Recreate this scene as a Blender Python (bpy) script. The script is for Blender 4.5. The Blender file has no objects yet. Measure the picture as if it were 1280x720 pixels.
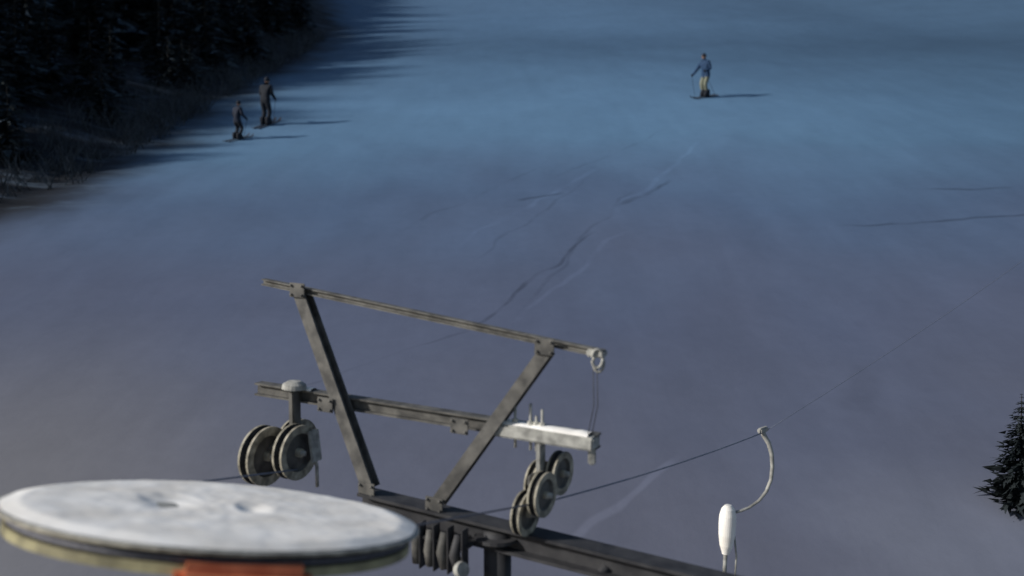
import bpy, bmesh, math, random
from mathutils import Vector, Matrix, noise
random.seed(7)
scene=bpy.context.scene
C=bpy.context
# ---------------------------------------------------------------- materials
def new_mat(name):
    m=bpy.data.materials.new(name); m.use_nodes=True
    return m, m.node_tree.nodes, m.node_tree.links, m.node_tree.nodes['Principled BSDF']
def mat(name,c1,c2,rough=.6,metal=0,scale=6,bump=.15,spec=.3,detail=6):
    m,N,L,b=new_mat(name)
    tc=N.new('ShaderNodeTexCoord'); n=N.new('ShaderNodeTexNoise'); n.inputs['Scale'].default_value=scale; n.inputs['Detail'].default_value=detail
    L.new(tc.outputs['Object'],n.inputs['Vector'])
    r=N.new('ShaderNodeValToRGB'); r.color_ramp.elements[0].position=.35; r.color_ramp.elements[1].position=.65
    r.color_ramp.elements[0].color=(*c1,1); r.color_ramp.elements[1].color=(*c2,1)
    L.new(n.outputs['Fac'],r.inputs['Fac']); L.new(r.outputs['Color'],b.inputs['Base Color'])
    b.inputs['Roughness'].default_value=rough; b.inputs['Metallic'].default_value=metal
    b.inputs['Specular IOR Level'].default_value=spec
    if bump:
        bp=N.new('ShaderNodeBump'); bp.inputs['Strength'].default_value=bump; bp.inputs['Distance'].default_value=.02
        L.new(n.outputs['Fac'],bp.inputs['Height']); L.new(bp.outputs['Normal'],b.inputs['Normal'])
    return m
M={}
M['steel']=mat('weathered_steel',(.062,.060,.056),(.145,.138,.124),.7,.1,9)
M['steel_mid']=mat('top_beam_steel',(.075,.072,.066),(.165,.158,.142),.7,.1,11)
M['steel_light']=mat('frosted_steel',(.22,.215,.195),(.44,.43,.385),.65,0,14)
M['steel_dark']=mat('dark_steel',(.028,.028,.031),(.055,.054,.056),.65,.1,8)
M['tan']=mat('sheave_rim',(.16,.145,.11),(.42,.385,.30),.65,0,16)
M['rubber']=mat('rubber',(.02,.019,.018),(.05,.048,.045),.8,0,20)
M['snowcap']=mat('lying_snow',(.80,.755,.68),(.96,.93,.87),.8,0,4,.4)
M['orange']=mat('orange_paint',(.52,.13,.055),(.72,.24,.11),.6,0,9)
M['yellow']=mat('yellow_guard',(.15,.135,.08),(.40,.36,.20),.6,0,5)
M['rope']=mat('wire_rope',(.10,.10,.12),(.17,.17,.19),.6,.2,60)
M['rope_far']=mat('wire_rope_frosted',(.13,.15,.19),(.18,.20,.25),.7,0,60)
M['bark']=mat('bark',(.02,.017,.014),(.04,.035,.03),.9,0,6)
M['brush']=mat('brush_twigs',(.022,.025,.03),(.065,.078,.09),.9,0,3)
M['needles']=mat('needles',(.010,.014,.016),(.026,.032,.034),.9,0,2,0,.05)
M['needles_snow']=mat('snowy_needles',(.03,.042,.055),(.075,.10,.125),.9,0,2,0,.05)
M['blue']=mat('blue_jacket',(.010,.030,.075),(.018,.05,.11),.8,0,12)
M['khaki']=mat('pale_yellow_trousers',(.13,.14,.105),(.20,.205,.15),.8,0,12)
M['black']=mat('black_cloth',(.008,.010,.016),(.016,.020,.028),.85,0,12)
M['navy']=mat('navy_cloth',(.008,.012,.024),(.016,.022,.04),.85,0,12)
M['skin']=mat('skin',(.30,.17,.12),(.36,.21,.15),.6,0,20,0)
M['goggle']=mat('goggle_lens',(.01,.01,.015),(.03,.03,.04),.15,0,5,0,.6)
M['ski']=mat('ski_topsheet',(.02,.02,.03),(.05,.04,.04),.5,0,5,0)

# ---------------------------------------------------------------- terrain
def h(x,y):
    yy=y if y>-6 else -6+ (y+6)*.25
    z=.306*yy
    z+=.08*math.sin(x*.21+y*.13+1.0)+.03*math.sin(x*.43-y*.31)+.03*math.sin(y*.52+x*.1+2)
    z+=.05*noise.noise(Vector((x*.22,y*.22,3)))+.018*noise.noise(Vector((x*.9,y*.9,7)))
    if x<-13: z+=.22*(-13-x)*max(0,min(1,(y-12)/15)) + .25*noise.noise(Vector((x*.5,y*.5,1)))*min(1,(-13-x)/3)
    if x>30: z+=.10*(x-30)
    return z
def axis(lo,hi,step,ext,g=1.35):
    a=[];v=lo
    while v<=hi: a.append(v); v+=step
    s=step;v=a[-1]
    while v<ext[1]: s*=g; v+=s; a.append(v)
    s=step;v=a[0];pre=[]
    while v>ext[0]: s*=g; v-=s; pre.append(v)
    return pre[::-1]+a
xs=axis(-24,24,.3,(-320,320)); ys=axis(6,62,.3,(-160,600),1.15)
verts=[(x,y,h(x,y)) for y in ys for x in xs]; nx=len(xs)
faces=[(j*nx+i,j*nx+i+1,(j+1)*nx+i+1,(j+1)*nx+i) for j in range(len(ys)-1) for i in range(nx-1)]
me=bpy.data.meshes.new('snow_slope'); me.from_pydata(verts,[],faces); me.update()
for p in me.polygons: p.use_smooth=True
ground=bpy.data.objects.new('snow_slope',me); C.collection.objects.link(ground)
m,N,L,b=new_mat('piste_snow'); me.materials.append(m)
def MT(op,a,b_=None,clamp=False):
    n=N.new('ShaderNodeMath'); n.operation=op; n.use_clamp=clamp
    for i,v in enumerate((a,b_)):
        if v is None: continue
        if isinstance(v,(int,float)): n.inputs[i].default_value=v
        else: L.new(v,n.inputs[i])
    return n.outputs[0]
tc=N.new('ShaderNodeTexCoord')
def NZ(scale,detail=4,vec=None,rough=.5):
    n=N.new('ShaderNodeTexNoise'); n.inputs['Scale'].default_value=scale; n.inputs['Detail'].default_value=detail; n.inputs['Roughness'].default_value=rough
    L.new(vec or tc.outputs['Object'],n.inputs['Vector']); return n.outputs['Fac']
def MIX(f,a,c,blend='MIX'):
    n=N.new('ShaderNodeMix'); n.data_type='RGBA'; n.blend_type=blend
    for idx,v in ((0,f),(6,a),(7,c)):
        if isinstance(v,(int,float)): n.inputs[idx].default_value=v
        elif isinstance(v,tuple): n.inputs[idx].default_value=(*v,1)
        else: L.new(v,n.inputs[idx])
    return n.outputs[2]
def MAP(v,a,b_,c=0,d=1,smooth=True):
    n=N.new('ShaderNodeMapRange'); n.interpolation_type='SMOOTHSTEP' if smooth else 'LINEAR'
    L.new(v,n.inputs[0])
    for i,q in enumerate((a,b_,c,d)): n.inputs[1+i].default_value=q
    return n.outputs[0]
def mul(col,fac,a,b_,lo,hi):
    v=MAP(fac,a,b_,lo,hi,False); cc=N.new('ShaderNodeCombineColor'); [L.new(v,cc.inputs[i]) for i in range(3)]
    return MIX(1.0,col,cc.outputs[0],'MULTIPLY')
sp=N.new('ShaderNodeSeparateXYZ'); L.new(tc.outputs['Object'],sp.inputs[0])
X,Y=sp.outputs['X'],sp.outputs['Y']
big=NZ(.09,3); mid=NZ(.35,4); fine=NZ(3,5,rough=.65)
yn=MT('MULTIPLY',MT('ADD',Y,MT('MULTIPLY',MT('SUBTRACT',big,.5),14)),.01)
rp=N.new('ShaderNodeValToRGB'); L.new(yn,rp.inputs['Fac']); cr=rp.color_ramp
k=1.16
painted_light_stops=[(0,(.108,.110,.136)),(.12,(.098,.104,.136)),(.18,(.080,.096,.145)),(.24,(.070,.106,.172)),(.31,(.086,.158,.245)),(.37,(.088,.164,.255)),(.46,(.072,.134,.212)),(.55,(.054,.100,.162)),(.68,(.070,.128,.205)),(.95,(.068,.122,.195))]  # bright floodlit band and dimmer snow beyond, painted into colour along the slope
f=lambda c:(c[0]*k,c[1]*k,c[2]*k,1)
cr.elements[0].position=0; cr.elements[0].color=f(painted_light_stops[0][1]); cr.elements[1].position=painted_light_stops[-1][0]; cr.elements[1].color=f(painted_light_stops[-1][1])
for p,c in painted_light_stops[1:-1]:
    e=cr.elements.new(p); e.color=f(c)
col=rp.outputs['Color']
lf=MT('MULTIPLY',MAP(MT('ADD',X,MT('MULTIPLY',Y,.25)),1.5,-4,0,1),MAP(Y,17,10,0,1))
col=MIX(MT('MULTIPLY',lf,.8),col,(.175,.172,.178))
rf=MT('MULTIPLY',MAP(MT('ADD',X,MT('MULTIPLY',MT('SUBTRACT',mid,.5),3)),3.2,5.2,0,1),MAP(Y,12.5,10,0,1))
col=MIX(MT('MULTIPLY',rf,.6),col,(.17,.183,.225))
col=mul(col,MT('ABSOLUTE',MT('SUBTRACT',X,1.0)),6,24,1.04,.80)  # snow dimmed towards both sides, light falloff put into the colour
col=mul(col,mid,.25,.75,.94,1.06)
mp=N.new('ShaderNodeMapping'); mp.inputs['Rotation'].default_value=(0,0,math.radians(-25)); mp.inputs['Scale'].default_value=(1.6,.22,1); L.new(tc.outputs['Object'],mp.inputs[0])
st=NZ(1.0,4,mp.outputs[0],.5)
col=mul(col,st,.3,.7,.965,1.035)
col=mul(col,fine,.3,.7,.965,1.035)
wob=MT('MULTIPLY',MT('SUBTRACT',NZ(.45,2),.5),.9)
brk=MAP(NZ(.8,3),.36,.56,.25,1)
def track_shadow_line(x0,y0,x1,y1,w,s):
    dx,dy=x1-x0,y1-y0; l=math.hypot(dx,dy); dx/=l; dy/=l
    def dot(ax,ay,off):
        n=N.new('ShaderNodeVectorMath'); n.operation='DOT_PRODUCT'; L.new(tc.outputs['Object'],n.inputs[0]); n.inputs[1].default_value=(ax,ay,0)
        return MT('ADD',n.outputs['Value'],off)
    across=MT('ABSOLUTE',MT('ADD',dot(-dy,dx,dy*x0-dx*y0),wob))
    along=MT('ABSOLUTE',dot(dx,dy,-(dx*(x0+x1)/2+dy*(y0+y1)/2)))
    return MT('MULTIPLY',MT('MULTIPLY',MAP(across,w,w*.25,0,1),MAP(along,l*.5,l*.32,0,1)),s)
dark=[(-1.1,15.6,2.2,21.5,.075,.55),(2.6,23.0,4.7,26.2,.12,.5),(.1,23.9,1.5,24.8,.12,.5),(7.8,21.7,14,22.6,.09,.5),(11.2,24.8,14.2,24.9,.10,.55),  # ski tracks, plus long thin shadows at right painted as dark lines
(-3.6,13.2,-.6,16.1,.06,.25),(0,16.5,3.6,25.5,.07,.25),(-1,19,2.6,27,.07,.22),(-3,21,1.2,28,.09,.18),(5.0,13.0,6.2,15,.40,.16),(1,26,6,33,.10,.18)]
light=[(.5,9.9,2.5,11.9,.09,.34),(-.2,16.0,2.9,21.6,.09,.2),(-1.5,20,3,28,.12,.2),(2.2,22,6.6,31,.12,.2)]
def total(lst):
    acc=None
    for g in lst:
        v=track_shadow_line(*g); acc=v if acc is None else MT('MAXIMUM',acc,v)
    return MT('MULTIPLY',acc,brk)
gd,gl=total(dark),total(light)
col=mul(col,gd,0,1,1,.35); col=mul(col,gl,0,1,1,1.7)
# forest floor, with the shade under the trees put into its colour
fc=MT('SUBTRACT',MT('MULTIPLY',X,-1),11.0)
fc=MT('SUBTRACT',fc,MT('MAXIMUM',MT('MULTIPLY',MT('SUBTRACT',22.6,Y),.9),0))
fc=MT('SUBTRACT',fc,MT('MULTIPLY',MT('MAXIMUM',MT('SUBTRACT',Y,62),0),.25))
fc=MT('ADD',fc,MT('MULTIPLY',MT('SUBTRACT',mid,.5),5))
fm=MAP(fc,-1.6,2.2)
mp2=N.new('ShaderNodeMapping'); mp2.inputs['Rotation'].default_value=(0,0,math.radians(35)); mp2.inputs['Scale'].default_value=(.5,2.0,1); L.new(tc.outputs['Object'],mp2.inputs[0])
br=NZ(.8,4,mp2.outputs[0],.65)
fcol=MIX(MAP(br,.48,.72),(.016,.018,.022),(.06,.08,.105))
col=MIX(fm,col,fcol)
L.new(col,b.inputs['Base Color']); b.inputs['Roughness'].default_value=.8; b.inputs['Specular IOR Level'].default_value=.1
hh=MT('ADD',MT('MULTIPLY',fine,.36),MT('MULTIPLY',st,.4))
bp=N.new('ShaderNodeBump'); bp.inputs['Strength'].default_value=.30; bp.inputs['Distance'].default_value=.05
L.new(hh,bp.inputs['Height']); L.new(bp.outputs['Normal'],b.inputs['Normal'])

# ---------------------------------------------------------------- helpers
def empty(name,loc=(0,0,0)):
    o=bpy.data.objects.new(name,None); o.empty_display_size=.2; o.location=loc; C.collection.objects.link(o); return o
def obj(name,bm_or_mesh,mats,parent=None,smooth=False):
    if isinstance(bm_or_mesh,bmesh.types.BMesh):
        me=bpy.data.meshes.new(name); bm_or_mesh.to_mesh(me); bm_or_mesh.free()
    else: me=bm_or_mesh
    for k in (mats if isinstance(mats,(list,tuple)) else [mats]): me.materials.append(M[k] if isinstance(k,str) else k)
    o=bpy.data.objects.new(name,me); C.collection.objects.link(o)
    if smooth:
        for p in me.polygons: p.use_smooth=True
    if parent:
        o.parent=parent; o.matrix_parent_inverse=Matrix.Translation(parent.location).inverted()
    return o
def frame(d,up=Vector((0,0,1))):
    d=Vector(d).normalized(); up=Vector(up)
    if abs(d.dot(up))>.98: up=Vector((0,1,0))
    s=d.cross(up).normalized(); u=s.cross(d).normalized()
    return Matrix((s,d,u)).transposed().to_4x4()
def beam(name,p1,p2,w,hh,k,parent,bev=.006,up=(0,0,1)):
    p1,p2=Vector(p1),Vector(p2); L_=(p2-p1).length
    bm=bmesh.new(); bmesh.ops.create_cube(bm,size=1)
    bmesh.ops.scale(bm,vec=(w,L_,hh),verts=bm.verts)
    bmesh.ops.bevel(bm,geom=bm.edges[:],offset=bev,segments=2,affect='EDGES')
    m_=Matrix.Translation((p1+p2)/2)@frame(p2-p1,up); bmesh.ops.transform(bm,matrix=m_,verts=bm.verts)
    return obj(name,bm,k,parent)
def channel(name,p1,p2,w,hh,th,k,parent,up=(0,0,1)):
    p1,p2=Vector(p1),Vector(p2); L_=(p2-p1).length/2
    a=w/2;c=hh/2;t=th/2
    prof=[(-a,-c),(a,-c),(a,-c+th),(t,-c+th),(t,c-th),(a,c-th),(a,c),(-a,c),(-a,c-th),(-t,c-th),(-t,-c+th),(-a,-c+th)]
    bm=bmesh.new(); A=[bm.verts.new((x,-L_,z)) for x,z in prof]; B=[bm.verts.new((x,L_,z)) for x,z in prof]
    n=len(prof)
    for i in range(n): bm.faces.new((A[i],A[(i+1)%n],B[(i+1)%n],B[i]))
    bm.faces.new(A[::-1]); bm.faces.new(B); bmesh.ops.recalc_face_normals(bm,faces=bm.faces)
    bmesh.ops.transform(bm,matrix=Matrix.Translation((p1+p2)/2)@frame(p2-p1,up),verts=bm.verts)
    return obj(name,bm,k,parent)
def tube(name,pts,r,k,parent,seg=10,radii=None):
    pts=[Vector(p) for p in pts]; bm=bmesh.new(); rings=[]
    ref=Vector((0,0,1)) if abs((pts[-1]-pts[0]).normalized().z)<.9 else Vector((1,0,0))
    for i,p in enumerate(pts):
        d=(pts[min(i+1,len(pts)-1)]-pts[max(i-1,0)]).normalized(); s=d.cross(ref).normalized(); u=s.cross(d)
        rr=radii[i] if radii else r
        rings.append([bm.verts.new(p+rr*(math.cos(a)*s+math.sin(a)*u)) for a in [2*math.pi*q/seg for q in range(seg)]])
    for a,c in zip(rings,rings[1:]):
        for i in range(seg): bm.faces.new((a[i],a[(i+1)%seg],c[(i+1)%seg],c[i]))
    bm.faces.new(rings[0][::-1]); bm.faces.new(rings[-1]); bmesh.ops.recalc_face_normals(bm,faces=bm.faces)
    o=obj(name,bm,k,parent,True); return o
def lathe(name,prof,centre,axis_,mats,parent,seg=40,matidx=None):
    bm=bmesh.new(); rings=[]
    for r,z in prof: rings.append([bm.verts.new((r*math.cos(2*math.pi*i/seg),r*math.sin(2*math.pi*i/seg),z)) for i in range(seg)])
    for j in range(len(rings)-1):
        a,c=rings[j],rings[j+1]
        for i in range(seg):
            f=bm.faces.new((a[i],a[(i+1)%seg],c[(i+1)%seg],c[i]))
            if matidx: f.material_index=matidx[j]
    bmesh.ops.recalc_face_normals(bm,faces=bm.faces)
    d=Vector(axis_).normalized(); q=Vector((0,0,1)).rotation_difference(d).to_matrix().to_4x4()
    bmesh.ops.transform(bm,matrix=Matrix.Translation(centre)@q,verts=bm.verts)
    return obj(name,bm,mats,parent,False)
def sheave(name,c,ax,r,parent):
    w=r*.22
    prof=[(.001,w*1.3),(r*.16,w*1.3),(r*.17,w*.5),(r*.62,w*.25),(r*.70,w*.9),(r,w),(r,w*.6),(r*.86,w*.25),(r*.86,-w*.25),(r,-w*.6),(r,-w),(r*.70,-w*.9),(r*.62,-w*.25),(r*.17,-w*.5),(r*.16,-w*1.3),(.001,-w*1.3)]
    idx=[0,0,1,1,0,0,2,2,2,0,0,1,1,0,0]
    return lathe(name,prof,c,ax,['tan','steel','rubber'],parent,36,idx)

# ---------------------------------------------------------------- lift support frame
fr=empty('drag_lift_frame',(-.1,5.94,h(-.1,5.94)))
A=Vector((-1.94,6.911,6.445)); B=Vector((.598,5.706,6.072))
LT=Vector((-1.603,6.75,6.397)); LB=Vector((-1.035,6.36,4.97)); RT=Vector((.241,5.872,6.10)); RB=Vector((-.521,6.124,4.94))
ML=Vector((-2.07,6.896,5.586)); MR=Vector((.533,5.684,5.473))
D0=Vector((-1.10,6.389,4.86)); D1=Vector((2.2,4.842,4.60))
bd=(MR-ML).normalized(); fwd=Vector((-bd.y,bd.x,0)).normalized()
off=fwd*.10
channel('top_beam',A,B,.06,.05,.010,'steel_mid',fr)
channel('post_a',LT-Vector((0,0,.03)),LB,.10,.10,.013,'steel',fr,fwd)
channel('post_b',RT-Vector((0,0,.03)),RB,.09,.09,.013,'steel',fr,fwd)
channel('cross_beam',ML+off,MR+off,.09,.10,.014,'steel',fr)
channel('base_beam',D0,D1,.17,.17,.022,'steel_dark',fr)
def snow_ridge(name,p1,p2,w,t,parent,seed=0,gap=.25):
    p1,p2=Vector(p1),Vector(p2); n=int((p2-p1).length/.03); d=(p2-p1).normalized(); s=d.cross(Vector((0,0,1))).normalized()
    bm=bmesh.new(); prev=None
    for i in range(n+1):
        p=p1.lerp(p2,i/n); q=noise.noise(Vector((i*.09,seed,0)))
        k=max(.0,min(1,(q+gap)*2.2)); hgt=t*k*(1+.4*noise.noise(Vector((i*.5,seed,5)))); ww=w/2*(.45+.55*k)
        ring=[bm.verts.new(p+s*ww*a+Vector((0,0,hgt*z-.004))) for a,z in ((-1,0),(-.75,.7),(0,1),(.75,.7),(1,0))]
        if prev:
            for a in range(4): bm.faces.new((prev[a],prev[a+1],ring[a+1],ring[a]))
        prev=ring
    bmesh.ops.recalc_face_normals(bm,faces=bm.faces)
    return obj(name,bm,'snowcap',parent,True)
up=Vector((0,0,1))
snow_ridge('snow_on_cross_beam',ML.lerp(MR,.76)+off*.55+up*.048,ML.lerp(MR,.985)+off*.55+up*.048,.12,.022,fr,2,.45)
snow_ridge('snow_on_cross_beam_end',ML.lerp(MR,.10)+off+up*.051,ML.lerp(MR,.19)+off+up*.051,.09,.02,fr,4,.5)
E0=ML.lerp(MR,.74); E1=MR
beam('cross_beam_box',E0+off*.55,E1+off*.55,.15,.09,'steel_light',fr,.012)
beam('end_lug',MR+off*.55+bd*-.03+up*-.04,MR+off*.55+bd*-.03+up*-.15,.05,.05,'steel_light',fr,.01)
for i,p in enumerate([LT,RT,ML.lerp(MR,.27),ML.lerp(MR,.665),LB,RB]):
    g=beam('gusset_plate_%d'%i,p-bd*.07-fwd*.062,p+bd*.07-fwd*.062,.01,.11,'steel',fr,.003)
    for a,c in ((-.05,-.035),(.05,-.035),(-.05,.035),(.05,.035)):
        pp=p+bd*a+up*c-fwd*.067
        tube('bolt',[pp,pp-fwd*.014],.010,'steel',fr,6)
colb=Vector((-.10,5.93,h(-.1,5.93)-.3))
tube('column',[(-.10,5.93,4.80),colb],.095,'steel_dark',fr,20)
lathe('column_cap',[(.001,.0),(.16,.0),(.16,-.025),(.095,-.025)],(-.10,5.93,4.775),(0,0,1),'steel_dark',fr,20)
tube('column_brace',[(.62,5.58,4.70),(-.06,5.9,3.6)],.035,'steel_dark',fr,10)
lathe('column_footing',[(.001,.06),(.28,.06),(.30,.03),(.30,-.3)],(-.10,5.93,h(-.1,5.93)+.02),(0,0,1),'steel',fr,24)
p=B+bd*-.05
tube('clamp_ring',[p+Vector((.035*math.cos(a),-.05,-.03+.06*math.sin(a))) for a in [2*math.pi*i/20 for i in range(21)]],.010,'steel_light',fr,8)
tube('clamp_ring_b',[p+Vector((.01+.035*math.cos(a),-.035,-.06+.06*math.sin(a))) for a in [2*math.pi*i/20 for i in range(21)]],.009,'steel_light',fr,8)
beam('clamp_block',p+bd*-.06,p+bd*.06,.09,.05,'steel_light',fr,.01)
for i,dx in enumerate((-.025,.0)):
    tube('signal_wire_%d'%i,[p+Vector((dx,-.03,-.08)),p+Vector((dx+.01,0,-.35)),MR+off*.5+Vector((dx-.03,0,.05))],.003,'steel_dark',fr,6)
for i,(du,l) in enumerate(((.795,.17),(.835,.20),(.865,.17),(.85,.12))):
    q=ML.lerp(MR,du)+off*.55
    tube('threaded_rod_%d'%i,[q-up*.12,q+up*l],.010,'steel_light',fr,8)
    lathe('rod_nut_%d'%i,[(.001,.012),(.022,.012),(.022,-.012),(.001,-.012)],q+up*.068,(0,0,1),'steel_light',fr,6)
# right sheave cluster
q=ML.lerp(MR,.865)+off*.3
beam('sheave_hanger_b',q-up*.05,q-up*.26,.035,.09,'steel_light',fr,.006,fwd)
beam('rocker_b',q-up*.26-fwd*.20,q-up*.30+fwd*.2,.03,.07,'steel',fr,.008)
k=0
for f_,z_,s_ in ((-.15,-.35,.075),(.13,-.28,.085),(-.15,-.50,-.045),(.10,-.36,-.06)):
    c=q+fwd*f_+up*z_+bd*s_
    sheave('sheave_b%d'%k,c,bd-fwd*.10,.15,fr); tube('axle_b%d'%k,[c-bd*.07,c+bd*.07],.018,'steel_light',fr,10); k+=1
    tube('fork_b%d'%k,[c-bd*s_,q-up*.28],.016,'steel',fr,8)
# left sheave cluster
q=ML.lerp(MR,.145)+off*.3
beam('sheave_hanger_a',q+up*.10,q-up*.30,.05,.10,'steel',fr,.01,fwd)
lathe('hanger_cap',[(.001,.045),(.05,.04),(.09,.015),(.095,-.02),(.05,-.03)],q+up*.08,(0.05,0,1),'steel_light',fr,20)
for i,(f_,z_,s_,r_) in enumerate(((-.14,-.46,-.19,.23),(.14,-.42,-.10,.20),(-.10,-.40,.08,.21))):
    c=q+fwd*f_+up*z_+bd*s_
    sheave('sheave_a%d'%i,c,bd-fwd*.05,r_,fr)
    tube('axle_a%d'%i,[c-bd*.09,c+bd*.09],.02,'steel_light',fr,10)
    tube('fork_a%d'%i,[c,q-up*.22],.022,'steel_light' if i==2 else 'steel',fr,8)
beam('rocker_a',q-up*.36-fwd*.24,q-up*.34+fwd*.24,.03,.06,'steel_light',fr,.008)
beam('side_plate_a',q+bd*.17-up*.24,q+bd*.20-up*.48,.02,.12,'steel_light',fr,.006,fwd)
tube('rope_catcher',[q+bd*.16-up*.36,q+bd*.20-up*.52,q+bd*.20-up*.68],.014,'steel_light',fr,8)
# roller guide below the base beam
for i in range(4):
    c=Vector((-.66+.10*i,5.98-.05*i,4.76))
    tube('guide_roller_%d'%i,[c+up*.05,c-up*.09-Vector((0.01,0,0))*i,c-up*.2],.036,'steel' if i!=3 else 'steel_dark',fr,14,[.03,.04,.034])
    beam('guide_plate_%d'%i,c+up*.10+bd*.045,c-up*.22+bd*.045,.012,.09,'steel_dark',fr,.003,fwd)
lathe('guide_wheel',[(.001,.02),(.05,.025),(.06,.0),(.05,-.025),(.001,-.02)],(-.34,5.75,4.60),(.5,-.6,.3),'steel_light',fr,20)
beam('guide_bracket',(-.72,6.03,4.77),(-.28,5.83,4.73),.10,.02,'steel_dark',fr,.004)

# ---------------------------------------------------------------- bullwheel
wc=Vector((-1.41,4.19,5.555))
bw=empty('bullwheel',wc)
n_=Vector((.108,.200,.965)).normalized(); t_=Vector((.925,.32,-.19)); t_=(t_-n_*t_.dot(n_)).normalized(); w_=n_.cross(t_)
R=.963
def W(a,b_,c): return wc+t_*a+w_*b_+n_*c
lathe('wheel_plate',[(.001,-.004),(R*.5,-.004),(R*.985,-.006),(R,-.010),(R,-.022),(R*.985,-.028),(.93,-.030),(.90,-.042),(.90,-.070),(.915,-.074),(.925,-.078),(.925,-.115),(.80,-.12),(.15,-.15),(.15,-.22),(.001,-.22)],wc,n_,['steel_light','tan','yellow','steel_dark'],bw,96,[0,0,0,1,1,1,3,3,3,2,2,2,3,3,3])
bm=bmesh.new(); rings=[]; nr,ns=60,200
for j in range(nr+1):
    rr=R*.995*(j/nr)
    ring=[]
    for i in range(ns):
        a=2*math.pi*i/ns; edge=1-.014*(1+noise.noise(Vector((math.cos(a)*4,math.sin(a)*4,2))))*(j/nr)
        x,y=rr*edge*math.cos(a),rr*edge*math.sin(a)
        th=.018+.007*noise.noise(Vector((x*2.3,y*2.3,0)))+.0035*noise.noise(Vector((x*7,y*7,4)))+.002*noise.noise(Vector((x*20,y*20,9)))
        th*=min(1,(1-j/nr)*12)
        for hx,hy,hr in ((-.25,.1,.16),(.15,.0,.10)):
            dd=math.hypot(x-hx,(y-hy)*.6)/hr*(1+.35*noise.noise(Vector((x*9,y*9,3))))
            if dd<1: th-= .024*(1-dd)
        ring.append(bm.verts.new(W(x,y,th-.003)))
    rings.append(ring)
for a,c in zip(rings[1:],rings[2:]):
    for i in range(ns): bm.faces.new((a[i],a[(i+1)%ns],c[(i+1)%ns],c[i]))
bm.faces.new(rings[1]); 
for v in rings[0]: bm.verts.remove(v)
bmesh.ops.recalc_face_normals(bm,faces=bm.faces)
obj('snow_on_wheel',bm,'snowcap',bw,True)
beam('gearbox_housing',W(-.20,-.885,-.135),W(.32,-.885,-.135),.22,.16,'orange',bw,.04,n_)
beam('gearbox_foot',W(-.18,-.74,-.28),W(.30,-.74,-.28),.30,.12,'orange',bw,.02,n_)
tube('drive_shaft',[W(0,0,-.2),W(0,0,-.75)],.12,'steel_dark',bw,20)
beam('wheel_carrier',W(0,-.80,-.44),W(0,.9,-.44),.2,.2,'steel_dark',bw,.01,n_)
base=Vector((-1.41,4.1,h(-1.41,4.1)-.3))
tube('wheel_mast',[W(0,0,-.50),base],.14,'steel_dark',bw,20)
channel('connecting_girder',W(0,.9,-.42),(-1.0,6.30,4.72),.12,.12,.016,'steel_dark',bw)

# ---------------------------------------------------------------- haul rope
rp_=empty('haul_rope',(0,5.7,5.1))
rb=ML.lerp(MR,.865)+off*.3+bd*.075+up*-.44
def sag(p,q,s,n=14):
    p,q=Vector(p),Vector(q); return [p.lerp(q,i/n)-up*s*4*(i/n)*(1-i/n) for i in range(n+1)]
hang=Vector((2.274,7.856,5.007))
tube('rope_out',sag(rb,hang,.03),.006,'rope_far',rp_,8)
tube('rope_far',sag(hang,(15.5,19.5,9.6),.3,40),.003,'rope_far',rp_,8)
tube('rope_b',sag(W(.90,.05,-.055),rb,.0,4),.006,'rope',rp_,8)
la=ML.lerp(MR,.145)+off*.3+bd*.07+up*-.56
tube('rope_a',sag(W(-.86,.2,-.055),la,.0,4),.006,'rope_far',rp_,8)
tube('rope_wrap',[W(.91*math.cos(a),.91*math.sin(a),-.056) for a in [math.radians(-190+i*7) for i in range(30)]],.010,'rope',rp_,8)

# ---------------------------------------------------------------- tow hanger
tw=empty('tow_hanger',hang)
def H(dx,dy,dz): return hang+Vector((dx,dy,dz))
beam('rope_grip',H(-.06,-.05,.02),H(.04,.05,.02),.045,.05,'steel_light',tw,.012)
cur=[(-.02,0,.03),(.0,0,-.03),(.045,0,-.10),(.075,0,-.20),(.085,0,-.32),(.075,0,-.44),(.035,0,-.55),(-.03,-.01,-.63),(-.12,-.02,-.69),(-.20,-.03,-.72),(-.28,-.03,-.74)]
tube('curved_arm',[H(*c) for c in cur],.014,'steel_light',tw,12,[.024,.024,.022,.020,.018,.017,.016,.014,.013,.013,.013])
bx=H(-.315,-.03,-.70)
prof=[(.001,.04),(.03,.035),(.06,.0),(.075,-.06),(.078,-.13),(.074,-.24),(.06,-.34),(.04,-.40),(.035,-.42),(.001,-.42)]
lathe('spring_box',prof,bx,(0.03,0,1),'snowcap',tw,28)
tube('tow_pole',[bx+Vector((-.015,0,-.40)),bx+Vector((-.03,-.02,-.7)),bx+Vector((-.04,-.05,-1.25))],.018,'steel_light',tw,10)
tube('tow_cord',[bx+Vector((.055,0,-.20)),bx+Vector((.085,0,-.45)),bx+Vector((.06,0,-.9)),bx+Vector((-.03,-.04,-1.2))],.009,'steel_light',tw,8)
lathe('tow_plate',[(.001,.03),(.05,.025),(.13,.0),(.135,-.015),(.05,-.02),(.001,-.02)],bx+Vector((-.04,-.05,-1.27)),(.1,-.3,1),'rubber',tw,28)

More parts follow.
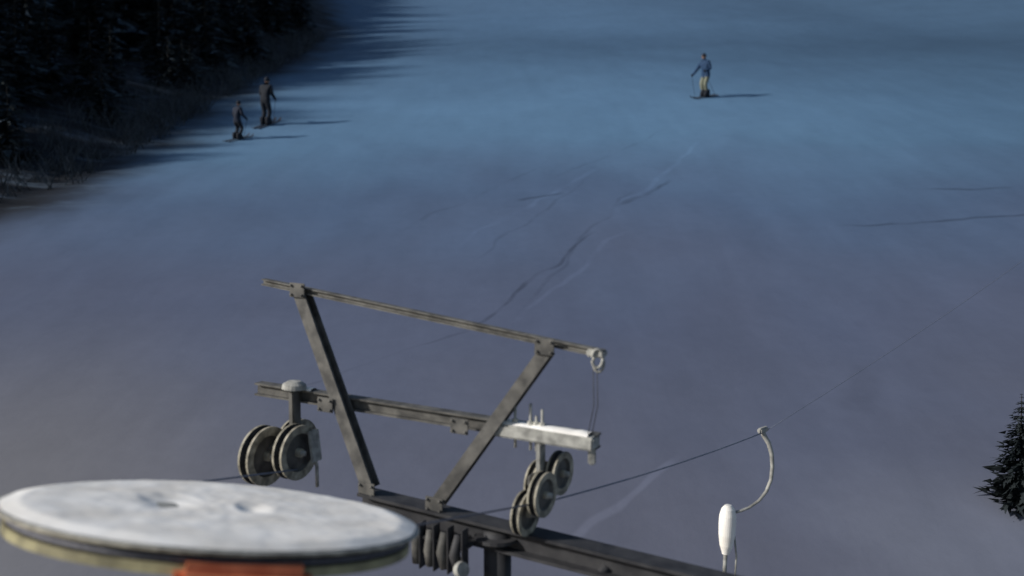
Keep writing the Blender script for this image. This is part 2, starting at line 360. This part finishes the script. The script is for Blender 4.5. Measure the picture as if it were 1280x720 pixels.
# ---------------------------------------------------------------- trees
def spruce_geo(V,F,MI,x,y,H_,R_,rnd,dens=1.0,zbase=None,snow=.12):
    z0=h(x,y)-.1 if zbase is None else zbase
    b0=len(V); lean=Vector((rnd.uniform(-.03,.03),rnd.uniform(-.03,.03)))
    for zz,rr in ((0,.022*H_),(1,.002*H_)):
        for i in range(6):
            a=i*math.pi/3; V.append((x+rr*math.cos(a)+lean.x*H_*zz,y+rr*math.sin(a)+lean.y*H_*zz,z0+H_*zz*.98))
    for i in range(6): F.append((b0+i,b0+(i+1)%6,b0+6+(i+1)%6,b0+6+i)); MI.append(0)
    layers=int((11+H_*1.1)*dens)
    for l in range(layers):
        t=(l+rnd.random()*.8)/layers; z=H_*(.06+.93*t); rad=R_*(1-t)**.85*rnd.uniform(.7,1.15)+.03*H_*.3
        nb=int(6+5*(1-t)); a0=rnd.random()*6.28
        for bI in range(nb):
            a=a0+bI*6.283/nb+rnd.uniform(-.25,.25); rl=rad*rnd.uniform(.65,1.15); droop=rnd.uniform(.15,.4)
            ca,sa=math.cos(a),math.sin(a)
            ns_=4
            for s in range(ns_):
                f=(s+.6)/ns_; px=x+lean.x*z+ca*rl*f; py=y+lean.y*z+sa*rl*f; pz=z0+z-droop*rl*f*f
                w=rl*.30*(1.15-f*.75); L2=rl*.42
                for q in range(2):
                    aa=a+rnd.uniform(-.7,.7); cx,sx=math.cos(aa),math.sin(aa)
                    k=len(V)
                    V.append((px-cx*L2*.4-sx*w*.5,py-sx*L2*.4+cx*w*.5,pz+rnd.uniform(-.06,.06)*rl))
                    V.append((px-cx*L2*.4+sx*w*.5,py-sx*L2*.4-cx*w*.5,pz-rnd.uniform(.0,.25)*rl))
                    V.append((px+cx*L2*.6,py+sx*L2*.6,pz-rnd.uniform(.02,.28)*rl))
                    F.append((k,k+1,k+2)); MI.append(2 if rnd.random()<snow else 1)
def build(name,items,seed,snow=.12,dens=1.0):
    V,F,MI=[],[],[]; rnd=random.Random(seed)
    for it in items: spruce_geo(V,F,MI,*it,rnd=rnd,snow=snow,dens=dens)
    me=bpy.data.meshes.new(name); me.from_pydata(V,[],F)
    for k in ('bark','needles','needles_snow'): me.materials.append(M[k])
    me.polygons.foreach_set('material_index',MI); me.update()
    o=bpy.data.objects.new(name,me); C.collection.objects.link(o); return o
rnd=random.Random(11); items=[]
for i in range(140):
    y=rnd.uniform(25,100); edge=-13.9-max(0,y-60)*.25
    x=edge-abs(rnd.gauss(0,6.5)); Hh=min(11,1.3+(edge-x+1.0)*.64*rnd.uniform(.8,1.15)+ (2.2 if y>42 else 0))
    items.append((x,y,Hh,Hh*.27+.3))
build('spruce_forest',items,5,.22)
items=[(rnd.uniform(36,50)+(y-50)*.3,y,rnd.uniform(5,9),2.2) for y in [rnd.uniform(56,85) for _ in range(16)]]
build('spruce_forest',items,6)
build('small_spruce_tree',[(6.38,10.85,1.55,.46)],8,.0,3.2)
V,F=[],[]
for i in range(480):
    y=rnd.uniform(21.8,60); x=-12.2-max(0,25.0-y)*.7-abs(rnd.gauss(0,2.0)); z=h(x,y)
    for s in range(8):
        a=rnd.uniform(0,6.28); l=rnd.uniform(.3,1.1); lean=rnd.uniform(.3,1.1)
        p=Vector((x+rnd.uniform(-.2,.2),y+rnd.uniform(-.2,.2),z-.05)); prevring=None; r=.018
        for k in range(4):
            ring=[]
            for q in range(3):
                th=q*2.094; ring.append(len(V)); V.append((p.x+r*math.cos(th),p.y+r*math.sin(th),p.z))
            if prevring:
                for q in range(3): F.append((prevring[q],prevring[(q+1)%3],ring[(q+1)%3],ring[q]))
            prevring=ring; p=p+Vector((math.cos(a)*lean,math.sin(a)*lean,1)).normalized()*l/3; a+=rnd.uniform(-.5,.5); r*=.65
me=bpy.data.meshes.new('bare_brush'); me.from_pydata(V,[],F); me.materials.append(M['brush'])
o=bpy.data.objects.new('bare_brush',me); C.collection.objects.link(o)

# ---------------------------------------------------------------- people
def slope_basis(x,y,face):
    e=.4; n=Vector((-(h(x+e,y)-h(x-e,y))/(2*e),-(h(x,y+e)-h(x,y-e))/(2*e),1)).normalized()
    d=Vector((face[0],face[1],0)); d=(d-n*d.dot(n)).normalized(); s=d.cross(n).normalized()
    return s,d,n
def person(name,x,y,face,height,J,jacket,pants,helmet,poles=True):
    sc=height/1.75; z=h(x,y); root=empty(name,(x,y,z))
    fd=Vector((face[0],face[1],0)).normalized(); sd=Vector((fd.y,-fd.x,0))
    T=Matrix.Translation((x,y,z+.035*sc))@Matrix((sd,fd,Vector((0,0,1)))).transposed().to_4x4()@Matrix.Scale(sc,4)
    P={'pel':(0,-.04,.90),'sp':(0,-.01,1.08),'ch':(0,.05,1.28),'nk':(0,.08,1.45),'hd':(0,.10,1.54)}
    rad={'pel':.150,'sp':.155,'ch':.175,'nk':.065,'hd':.06}
    for s,sg in (('l',-1),('r',1)):
        P.update({'sh'+s:(sg*.19,.05,1.38),'el'+s:J['el'+s],'wr'+s:J['wr'+s],'hp'+s:(sg*.10,-.04,.84),'kn'+s:J['kn'+s],'an'+s:J['an'+s]})
        rad.update({'sh'+s:.095,'el'+s:.07,'wr'+s:.05,'hp'+s:.12,'kn'+s:.088,'an'+s:.072})
        w=Vector(J['wr'+s]); e=Vector(J['el'+s]); P['hn'+s]=tuple(w+(w-e).normalized()*.07); rad['hn'+s]=.042
    keys=list(P); E=[('pel','sp','j'),('sp','ch','j'),('ch','nk','j'),('nk','hd','s')]
    for s in 'lr': E+=[('ch','sh'+s,'j'),('sh'+s,'el'+s,'j'),('el'+s,'wr'+s,'j'),('wr'+s,'hn'+s,'g'),('pel','hp'+s,'p'),('hp'+s,'kn'+s,'p'),('kn'+s,'an'+s,'p')]
    me=bpy.data.meshes.new('body'); me.from_pydata([P[k] for k in keys],[(keys.index(a),keys.index(c)) for a,c,_ in E],[])
    o=bpy.data.objects.new('body',me); C.collection.objects.link(o)
    o.modifiers.new('s','SKIN'); 
    for i,k in enumerate(keys):
        sv=me.skin_vertices[0].data[i]; sv.radius=(rad[k],rad[k]*(.85 if k in('ch','sp') else 1)); sv.use_root=(k=='pel')
    su=o.modifiers.new('u','SUBSURF'); su.levels=2
    dg=C.evaluated_depsgraph_get(); me2=bpy.data.meshes.new_from_object(o.evaluated_get(dg)); bpy.data.objects.remove(o)
    lab={'j':0,'p':1,'s':2,'g':3}
    for mm in (jacket,pants,'skin','black'): me2.materials.append(M[mm])
    def dist(p,a,c):
        a,c=Vector(a),Vector(c); t=max(0,min(1,(p-a).dot(c-a)/(c-a).length_squared)); return (p-(a+(c-a)*t)).length
    for f in me2.polygons:
        p=f.center; f.use_smooth=True
        bst=min(E,key=lambda e:dist(p,P[e[0]],P[e[1]])-.5*(rad[e[0]]+rad[e[1]]))
        f.material_index=lab[bst[2]]
        if .78<p.z<.98 and bst[2]=='p' and abs(p.x)<.25: f.material_index=0
    me2.transform(T); me2.name='body'
    o=bpy.data.objects.new('body',me2); C.collection.objects.link(o); o.parent=root; o.matrix_parent_inverse=Matrix.Translation(root.location).inverted()
    hc=Vector((0,.13,1.63)); bm=bmesh.new(); bmesh.ops.create_icosphere(bm,subdivisions=4,radius=1)
    for v in bm.verts:
        c=v.co; c2=Vector((c.x*.077,c.y*.095,c.z*.115))
        if c.y>0:
            g=math.exp(-((c.x/.16)**2+((c.z+.05)/.2)**2)); c2.y+=.026*g
            g=math.exp(-((c.x/.3)**2+((c.z+.8)/.25)**2)); c2.y+=.012*g
            g=math.exp(-((abs(c.x)-.38)**2/.03+((c.z-.12)/.13)**2)); c2.y-=.010*g
            g=math.exp(-((c.x/.35)**2+((c.z+.45)/.05)**2)); c2.y-=.006*g
        g=math.exp(-(((abs(c.x)-1)/.15)**2+(c.y/.2)**2+(c.z/.25)**2)); c2.x+=math.copysign(.015*g,c.x)
        v.co=c2+hc
    bmesh.ops.transform(bm,matrix=T,verts=bm.verts); obj('head',bm,'skin',root,True)
    bm=bmesh.new(); bmesh.ops.create_icosphere(bm,subdivisions=4,radius=1)
    bmesh.ops.delete(bm,geom=[v for v in bm.verts if v.co.z<(.18 if v.co.y>.2 else -.35)],context='VERTS')
    for v in bm.verts: v.co=Vector((v.co.x*.098,v.co.y*.116-.006,v.co.z*.132))+hc
    bmesh.ops.transform(bm,matrix=T,verts=bm.verts); obj('helmet',bm,helmet,root,True)
    bm=bmesh.new(); pr=None
    for i in range(13):
        a=math.radians(25+130*i/12); q=[bm.verts.new(hc+Vector((.088*math.cos(a)*s_,.104*math.sin(a)*s_,zz))) for s_,zz in ((1,.045),(1.1,.03),(1.1,-.01),(1,-.02))]
        if pr:
            for k in range(3): bm.faces.new((pr[k],pr[k+1],q[k+1],q[k]))
        pr=q
    bmesh.ops.transform(bm,matrix=T,verts=bm.verts); obj('goggles',bm,'goggle',root,True)
    S,D,Nn=slope_basis(x,y,J.get('skidir',face))
    for s,sg in (('l',-1),('r',1)):
        w=Vector(J['wr'+s]); e=Vector(J['el'+s]); d=(w-e).normalized(); hnd=w+d*.07
        side=d.cross(Vector((0,0,1))).normalized(); upv=side.cross(d)
        for fi,(o_,l_) in enumerate(((.03,.055),(.01,.065),(-.01,.06),(-.03,.045))):
            b0=hnd+upv*o_; 
            pts=[b0,b0+d*l_*.6,b0+d*l_*.8-side*sg*.03,b0+d*l_*.4-side*sg*.05]
            tube('finger_%s%d'%(s,fi),[T@p for p in pts],.011*sc,'black',root,6)
        tube('thumb_'+s,[T@(hnd-d*.03+upv*.03),T@(hnd+upv*.05-side*sg*.03),T@(hnd+d*.03+upv*.04-side*sg*.05)],.012*sc,'black',root,6)
        if poles:
            g=hnd+d*.03-side*sg*.03; gw=T@g; pd=Vector(J.get('pole'+s,(sg*.1,-.35,-1))); pdw=(T.to_3x3()@pd).normalized()
            Lp=1.1*sc
            for it in range(60):
                tip=gw+pdw*Lp
                if tip.z<h(tip.x,tip.y): Lp-=.02
                else: break
            tube('ski_pole_'+s,[gw-pdw*.1*sc,gw,gw+pdw*Lp],.007*sc,'black',root,6)
        an=T@Vector(J['an'+s]); gp=Vector((an.x,an.y,h(an.x,an.y)))
        bm=bmesh.new(); bmesh.ops.create_cube(bm,size=1); bmesh.ops.subdivide_edges(bm,edges=bm.edges[:],cuts=3,use_grid_fill=True)
        for v in bm.verts:
            c=v.co.copy(); 
            if c.z>0: yy=c.y*.16-.02 if c.z>.3 else c.y*.26+.02
            else: yy=c.y*.31+.03
            v.co=Vector((c.x*(.105 if c.z<0 else .12),yy,(c.z+.5)*.30+.03))*sc
        bmesh.ops.bevel(bm,geom=[e for e in bm.edges if e.calc_face_angle(0)>.6],offset=.012*sc,segments=2,affect='EDGES')
        BM=Matrix.Translation(gp)@Matrix((S,D,Nn)).transposed().to_4x4(); bmesh.ops.transform(bm,matrix=BM,verts=bm.verts)
        obj('boot_'+s,bm,'black',root,True)
        bm=bmesh.new(); pr=None; n=26; Ls=1.6*sc
        for i in range(n+1):
            t=i/n; yy=(t-.45)*Ls; wd=(.034+.016*(2*t-1)**2)*sc
            if t>.93: wd*=math.sqrt(max(.02,1-((t-.93)/.07)**2))
            lift=.012+ (.11*((t-.86)/.14)**2 if t>.86 else 0)*sc + (.02*((.05-t)/.05) if t<.05 else 0)
            q=[bm.verts.new((-wd,yy,lift)),bm.verts.new((wd,yy,lift)),bm.verts.new((wd,yy,lift+.016)),bm.verts.new((-wd,yy,lift+.016))]
            if pr:
                for k in range(4): bm.faces.new((pr[k],pr[(k+1)%4],q[(k+1)%4],q[k]))
            else: bm.faces.new(q)
            pr=q
        bm.faces.new(pr[::-1]); bmesh.ops.recalc_face_normals(bm,faces=bm.faces)
        bmesh.ops.transform(bm,matrix=BM@Matrix.Translation((0,0,.012)),verts=bm.verts); obj('ski_'+s,bm,'ski',root)
    return root
J1={'ell':(-.26,.02,1.12),'wrl':(-.22,.24,1.02),'elr':(.40,.03,1.16),'wrr':(.50,.16,.95),
    'knl':(-.09,.14,.50),'anl':(-.08,-.02,.14),'knr':(.09,.15,.50),'anr':(.08,.0,.14),'polel':(-.25,-.5,-1),'poler':(.1,-.4,-1)}
person('skier',8.28,38.6,(-.75,-.66),1.8,J1,'blue','khaki','navy')
J2={'ell':(-.24,.05,1.10),'wrl':(-.20,.28,1.0),'elr':(.25,.03,1.12),'wrr':(.24,.24,.98),
    'knl':(-.10,.06,.50),'anl':(-.10,-.02,.14),'knr':(.11,.08,.50),'anr':(.10,.0,.14)}
person('skier',-9.15,33.4,(.3,.95),1.75,J2,'black','black','black')
J3={'ell':(-.28,.05,1.12),'wrl':(-.30,.26,.95),'elr':(.28,.05,1.12),'wrr':(.30,.26,.95),
    'knl':(-.14,.18,.50),'anl':(-.13,-.0,.14),'knr':(.14,.18,.50),'anr':(.13,.0,.14)}
person('skier',-9.5,31.0,(.5,.85),1.32,J3,'navy','black','black')

# ---------------------------------------------------------------- light
el=math.radians(27); s=Vector((-.97*math.cos(el),-.25*math.cos(el),math.sin(el))).normalized()
sun=bpy.data.lights.new('sun','SUN'); sun.energy=4.2; sun.angle=math.radians(3.5); sun.color=(1,.97,.93)
so=bpy.data.objects.new('sun',sun); so.rotation_euler=s.to_track_quat('Z','Y').to_euler(); so.location=(-20,-5,25); C.collection.objects.link(so)
w=bpy.data.worlds.new('World'); scene.world=w; w.use_nodes=True
sk=w.node_tree.nodes.new('ShaderNodeTexSky'); sk.sky_type='NISHITA'; sk.sun_disc=False; sk.sun_elevation=el; sk.sun_rotation=math.atan2(s.x,s.y)
bg=w.node_tree.nodes['Background']; bg.inputs['Strength'].default_value=.09; w.node_tree.links.new(sk.outputs[0],bg.inputs[0])
scene.view_settings.view_transform='Standard'; scene.view_settings.look='None'; scene.view_settings.exposure=0
cam=bpy.data.cameras.new('camera'); cam.lens=31.16; cam.sensor_width=36; cam.clip_end=2000; cam.clip_start=.05
cam.dof.use_dof=True; cam.dof.focus_distance=10; cam.dof.aperture_fstop=.75
co=bpy.data.objects.new('camera',cam); co.location=(0,0,7); co.rotation_euler=(math.radians(85),0,0); C.collection.objects.link(co)
scene.camera=co
